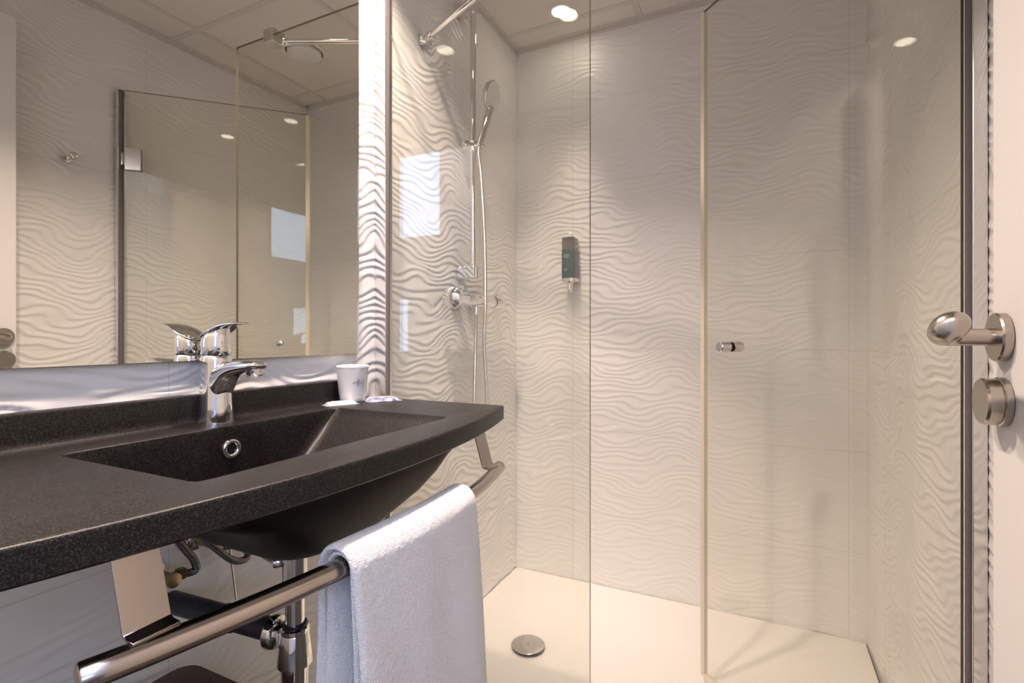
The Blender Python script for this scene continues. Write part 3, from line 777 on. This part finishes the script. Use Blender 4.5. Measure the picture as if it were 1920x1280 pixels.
# ------------------------------------------------------------------ trap, valves, hoses under the basin
PX, PY = -0.720, 0.631
t = thing('bottle_trap', 'chrome bottle trap hanging under the basin with a dark waste pipe', 'bottle trap', (PX, PY, 0.40))
MB().lathe([(0.0205, 0.0), (0.0205, 0.077), (0.0190, 0.079)], (PX, PY, 0.741), (0, 0, -1), 32).build('basin_outlet', M['chrome'], t)
MB().lathe([(0.0158, 0.0), (0.0158, 0.10)], (PX, PY, 0.672), (0, 0, -1), 32).build('tailpipe', M['chrome'], t)
MB().lathe([(0.0175, 0.0), (0.0200, 0.0005), (0.0200, 0.006), (0.0175, 0.0065)], (PX, PY, 0.5945), (0, 0, -1), 32).build('rubber_ring', M['black_plastic'], t)
MB().lathe([(0.0220, 0.0), (0.0242, 0.002), (0.0242, 0.008), (0.0225, 0.0105), (0.0235, 0.013), (0.0292, 0.062), (0.0290, 0.064), (0.0225, 0.0655)], (PX, PY, 0.590), (0, 0, -1), 40).build('trap_nut', M['chrome'], t, ang=25)
MB().lathe([(0.0225, 0.0), (0.0225, 0.115), (0.020, 0.125), (0.008, 0.130)], (PX, PY, 0.527), (0, 0, -1), 40).build('trap_bottle', M['chrome'], t)
MB().lathe([(0.0195, 0.018), (0.0195, 0.028), (0.0265, 0.030), (0.0285, 0.034), (0.0285, 0.042), (0.0250, 0.046), (0.0215, 0.047)], (PX, PY - 0.004, 0.574), (-1, -0.16, 0.02), 36).build('outlet_nut', M['chrome'], t, ang=30)
MB().lathe([(0.0195, 0.040), (0.0195, 0.125), (0.0225, 0.127), (0.0225, 0.150), (0.0195, 0.152), (0.0195, 0.283)], (PX, PY - 0.004, 0.574), (-1, -0.135, 0.045), 32).build('waste_pipe', M['waste'], t, ang=30)['label'] = 'dark grey waste pipe into the wall'
MB().lathe([(0.008, 0.012), (0.0105, 0.020), (0.0120, 0.026), (0.0105, 0.033), (0.004, 0.036)], (PX, PY, 0.703), (-0.70, -0.70, 0.0), 24).build('lift_port', M['chrome'], t)

t = thing('popup_linkage', 'thin chrome pop-up waste rods behind the basin', 'rod', (-0.95, 0.69, 0.63))
MB().tube([(-0.745, 0.606, 0.703), (-0.80, 0.622, 0.700), (-0.935, 0.662, 0.682)], 0.0030, 10).build('lift_lever', M['chrome_satin'], t)
MB().tube([(-0.945, 0.664, 0.80), (-0.950, 0.672, 0.68), (-0.966, 0.690, 0.621), (-0.970, 0.702, 0.545)], 0.0022, 10).build('lift_rod', M['chrome_satin'], t)

def valve(p, label, first):
    x, y, z = p
    t = thing('angle_valve', label, 'valve', p, 'supply valves')
    MB().lathe([(0.0215, 0.0), (0.0215, 0.004), (0.012, 0.010)], (-0.9955, y, z), (1, 0, 0), 28).build('rosette', M['chrome_satin'], t)
    MB().lathe([(0.0105, 0.004), (0.0105, 0.062), (0.0125, 0.064), (0.0125, 0.070), (0.004, 0.072)], (-0.9955, y, z), (1, 0, 0), 24).build('valve_body', M['brass'], t)
    d = Vector((0, 1, -0.02)) if first else Vector((0, 0.4, 0.9))
    MB().lathe([(0.0085, 0.004), (0.0085, 0.020)], (x, y, z), d, 20).build('valve_outlet', M['brass'], t)
    MB().lathe([(0.0110, 0.016), (0.0110, 0.028), (0.0085, 0.030)], (x, y, z), d, 6).build('valve_nut', M['brass'], t, smooth=False)
    return t
valve((-0.945, 0.553, 0.656), 'brass angle valve on the wall beside the left rail bracket', True)
valve((-0.945, 0.635, 0.690), 'brass angle valve half hidden behind the basin bowl', False)
tag(MB().tube([(-0.945, 0.578, 0.6555), (-0.942, 0.590, 0.652), (-0.937, 0.5985, 0.6570), (-0.934, 0.590, 0.680), (-0.932, 0.568, 0.7135), (-0.930, 0.548, 0.755), (-0.935, 0.560, 0.84), (-0.940, 0.600, 0.8830)], 0.0068, 14, smooth=8).build('supply_hose', M['braid']), 'braided steel hose bent up sharply from the left valve', 'hose', 'braided supply hoses')
tag(MB().tube([(-0.915, 0.580, 0.8830), (-0.926, 0.590, 0.760), (-0.932, 0.610, 0.712), (-0.928, 0.6385, 0.6750), (-0.925, 0.665, 0.648), (-0.925, 0.690, 0.641), (-0.930, 0.698, 0.652), (-0.940, 0.682, 0.668), (-0.950, 0.655, 0.674), (-0.950, 0.637, 0.690)], 0.0068, 14, smooth=8).build('supply_hose', M['braid']), 'braided steel hose looping under the basin bowl', 'hose', 'braided supply hoses')

# ------------------------------------------------------------------ bin below the counter
t = thing('waste_bin', 'brown rounded-corner bin standing under the washbasin counter', 'bin', (-0.80, 0.46, 0))
m = MB().rings([rrect(-0.925, -0.675, 0.345, 0.575, 0.03, 0.0015), rrect(-0.928, -0.672, 0.342, 0.578, 0.032, 0.006), rrect(-0.934, -0.666, 0.336, 0.584, 0.035, 0.462)])
m.build('bin_body', M['bin'], t, ang=40)
m = MB().rings([rrect(-0.936, -0.664, 0.334, 0.586, 0.036, 0.464), rrect(-0.936, -0.664, 0.334, 0.586, 0.036, 0.490), rrect(-0.932, -0.668, 0.338, 0.582, 0.033, 0.497), rrect(-0.915, -0.685, 0.355, 0.565, 0.03, 0.499)])
m.build('bin_lid', M['bin'], t, ang=40)

# ------------------------------------------------------------------ shower fittings on the left wall
RX, RY = -0.935, 1.608
t = thing('shower_rail', 'vertical chrome shower rail on the left shower wall', 'shower rail', (RX, RY, 1.30))
MB().tube([(RX, RY, 1.315), (RX, RY, 2.315)], 0.0115, 24).build('rail', M['chrome'], t)
for z in (1.315, 2.270):
    MB().box((-0.9955, RY - 0.016, z - 0.022), (RX + 0.012, RY + 0.016, z + 0.022)).build('wall_bracket', M['chrome'], t, smooth=False, bevel=0.003)
m = MB().lathe([(0.016, -0.022), (0.0185, -0.018), (0.0185, 0.018), (0.016, 0.022)], (RX, RY, 1.770), (0, 0, 1), 28)
m.lathe([(0.012, 0.0), (0.0135, 0.012), (0.0135, 0.036), (0.010, 0.040)], (RX + 0.004, RY - 0.004, 1.770), (0.75, 0.35, -0.12), 24)
m.lathe([(0.014, 0.014), (0.018, 0.020), (0.018, 0.036), (0.015, 0.040)], (RX, RY, 1.770), (-0.55, -0.83, 0.0), 24)
m.build('slider', M['chrome'], t)

HB = Vector((-0.905, 1.604, 1.772))
HT = Vector((-0.880, 1.634, 1.905))
t = thing('hand_shower', 'chrome hand shower tilted in the rail slider', 'hand shower', HB)
ax = (HT - HB).normalized()
MB().tube([HB - ax*0.010, HB, HB + ax*0.06, HT - ax*0.02, HT + ax*0.008], [0.0105, 0.0115, 0.0125, 0.0135, 0.0125], 20).build('handle', M['chrome'], t)
hn = Vector((0.97, 0.06, -0.23)).normalized()
hc = Vector((-0.884, 1.642, 1.956)); 
MB().lathe([(0.020, -0.010), (0.040, -0.008), (0.051, -0.002), (0.0535, 0.006), (0.0535, 0.012), (0.050, 0.0145)], hc, hn, 44).build('shower_head', M['chrome'], t, ang=40)
MB().lathe([(0.0495, 0.0140), (0.0490, 0.0160), (0.020, 0.0165), (0.003, 0.0165)], hc, hn, 44).build('spray_face', M['white_plastic'], t)

tag(MB().tube([(-0.930, 1.6215, 1.165), (-0.930, 1.6176, 1.047), (-0.930, 1.6095, 0.864), (-0.928, 1.610, 0.80), (-0.922, 1.622, 0.755), (-0.918, 1.645, 0.742), (-0.916, 1.667, 0.762), (-0.915, 1.675, 0.858), (-0.915, 1.6543, 1.066), (-0.905, 1.646, 1.20), (-0.905, 1.6392, 1.436), (-0.907, 1.617, 1.6615), (-0.908, 1.600, 1.735), (-0.906, 1.601, 1.760)], 0.0072, 14, smooth=7).build('shower_hose', M['hose']), 'silver shower hose looping from the mixer up to the hand shower', 'hose')

t = thing('shower_mixer', 'chrome bar shower mixer on the left shower wall', 'shower mixer', (-0.93, 1.62, 1.215))
QX, QZ = -0.930, 1.2165
MB().lathe([(0.0235, 0.0), (0.0245, 0.002), (0.0245, 0.205), (0.0235, 0.207)], (QX, 1.535, QZ), (0, 1, 0), 36).build('mixer_body', M['chrome'], t)
MB().lathe([(0.0245, 0.0), (0.0262, 0.002), (0.0262, 0.048), (0.0245, 0.050)], (QX, 1.484, QZ), (0, 1, 0), 36).build('flow_collar', M['chrome'], t)
m = MB().lathe([(0.006, -0.034), (0.024, -0.032), (0.0345, -0.024), (0.0355, -0.010), (0.030, 0.004), (0.022, 0.012)], (QX + 0.002, 1.472, QZ - 0.002), (-0.15, 1, 0), 36)
kn = m.build('flow_handle', M['chrome'], t, ang=40)
MB().tube([(QX + 0.016, 1.466, QZ + 0.012), (QX + 0.030, 1.462, QZ + 0.026), (QX + 0.040, 1.462, QZ + 0.033)], [0.010, 0.008, 0.006], 14).build('handle_fin', M['chrome'], kn)
tk = MB().lathe([(0.0245, 0.0), (0.0258, 0.002), (0.0258, 0.060), (0.022, 0.066), (0.008, 0.068)], (QX, 1.745, QZ), (0, 1, 0), 36).build('thermostat_handle', M['chrome'], t)
MB().lathe([(0.0065, 0.020), (0.0065, 0.031), (0.004, 0.033)], (QX, 1.778, QZ), (0.25, 0, 1), 18).build('stop_button', M['chrome'], tk)
MB().lathe([(0.0112, 0.018), (0.0112, 0.050), (0.0095, 0.052)], (QX, 1.6215, QZ), (0, 0, -1), 24).build('hose_outlet', M['chrome'], t)
for y in (1.575, 1.715):
    MB().lathe([(0.031, 0.0), (0.031, 0.006), (0.020, 0.022), (0.0175, 0.056)], (-0.9955, y, QZ - 0.004), (1, 0, 0), 32).build('wall_rosette', M['chrome'], t)

# ------------------------------------------------------------------ soap dispenser on the back wall
t = thing('soap_dispenser', 'dark teal soap bottle in a metal wall holder on the back wall', 'soap dispenser', (-0.7200, 2.05, 1.32))
bt = MB().rings([rrect(-0.7470, -0.6930, 2.012, 2.082, 0.008, z) for z in (1.326, 1.490)] + [rrect(-0.7445, -0.6955, 2.0145, 2.0795, 0.008, 1.4965)]).build('bottle', M['dark_glass'], t, ang=40)
lb = MB().rings([rrect(-0.7475, -0.6925, 2.0115, 2.0825, 0.008, z) for z in (1.330, 1.444)], cap0=False, cap1=False).build('label', M['teal'], bt, ang=40)
for z, x0, x1 in ((1.4220, -0.7380, -0.7140), (1.4160, -0.7380, -0.7120), (1.4105, -0.7380, -0.7150), (1.3620, -0.7370, -0.7200), (1.3570, -0.7350, -0.7230)):
    MB().box((x0, 2.0105, z), (x1, 2.0120, z + 0.0022)).build('label_print', M['print'], bt, smooth=False)
MB().lathe([(0.0075, 0.0), (0.0075, 0.020), (0.006, 0.022)], (-0.7200, 2.046, 1.4965), (0, 0, 1), 20).build('bottle_stem', M['white_plastic'], t)
m = MB().rings([rrect(-0.7495, -0.6905, 2.009, 2.085, 0.009, z) for z in (1.313, 1.326)])
m.box((-0.7430, 2.083, 1.313), (-0.6970, 2.0965, 1.47))
m.build('holder', M['chrome_satin'], t, ang=40)
MB().lathe([(0.020, 0.0), (0.018, 0.006), (0.013, 0.008), (0.013, 0.040), (0.011, 0.046), (0.004, 0.048)], (-0.7200, 2.040, 1.314), (0, 0, -1), 24).build('dispenser_nozzle', M['chrome'], t)

# ------------------------------------------------------------------ robe hook on the right wall (in the mirror)
hy = 1.000; hx = xr(hy) - 0.003
t = thing('robe_hook', 'small chrome robe hook on the right wall, seen in the mirror', 'hook', (hx, hy, 1.744))
MB().lathe([(0.0140, -0.002), (0.0145, 0.004), (0.0125, 0.009), (0.006, 0.010)], (hx, hy, 1.744), (-1, 0, 0), 28).build('hook_base', M['chrome'], t)
MB().lathe([(0.0060, 0.006), (0.0055, 0.030), (0.008, 0.042)], (hx, hy, 1.744), (-1, 0, 0.14), 20).build('hook_stem', M['chrome'], t)
MB().lathe([(0.0080, 0.040), (0.0135, 0.044), (0.0145, 0.050), (0.0130, 0.054), (0.004, 0.056)], (hx, hy, 1.744), (-1, 0, 0.14), 28).build('hook_knob', M['chrome_satin'], t)
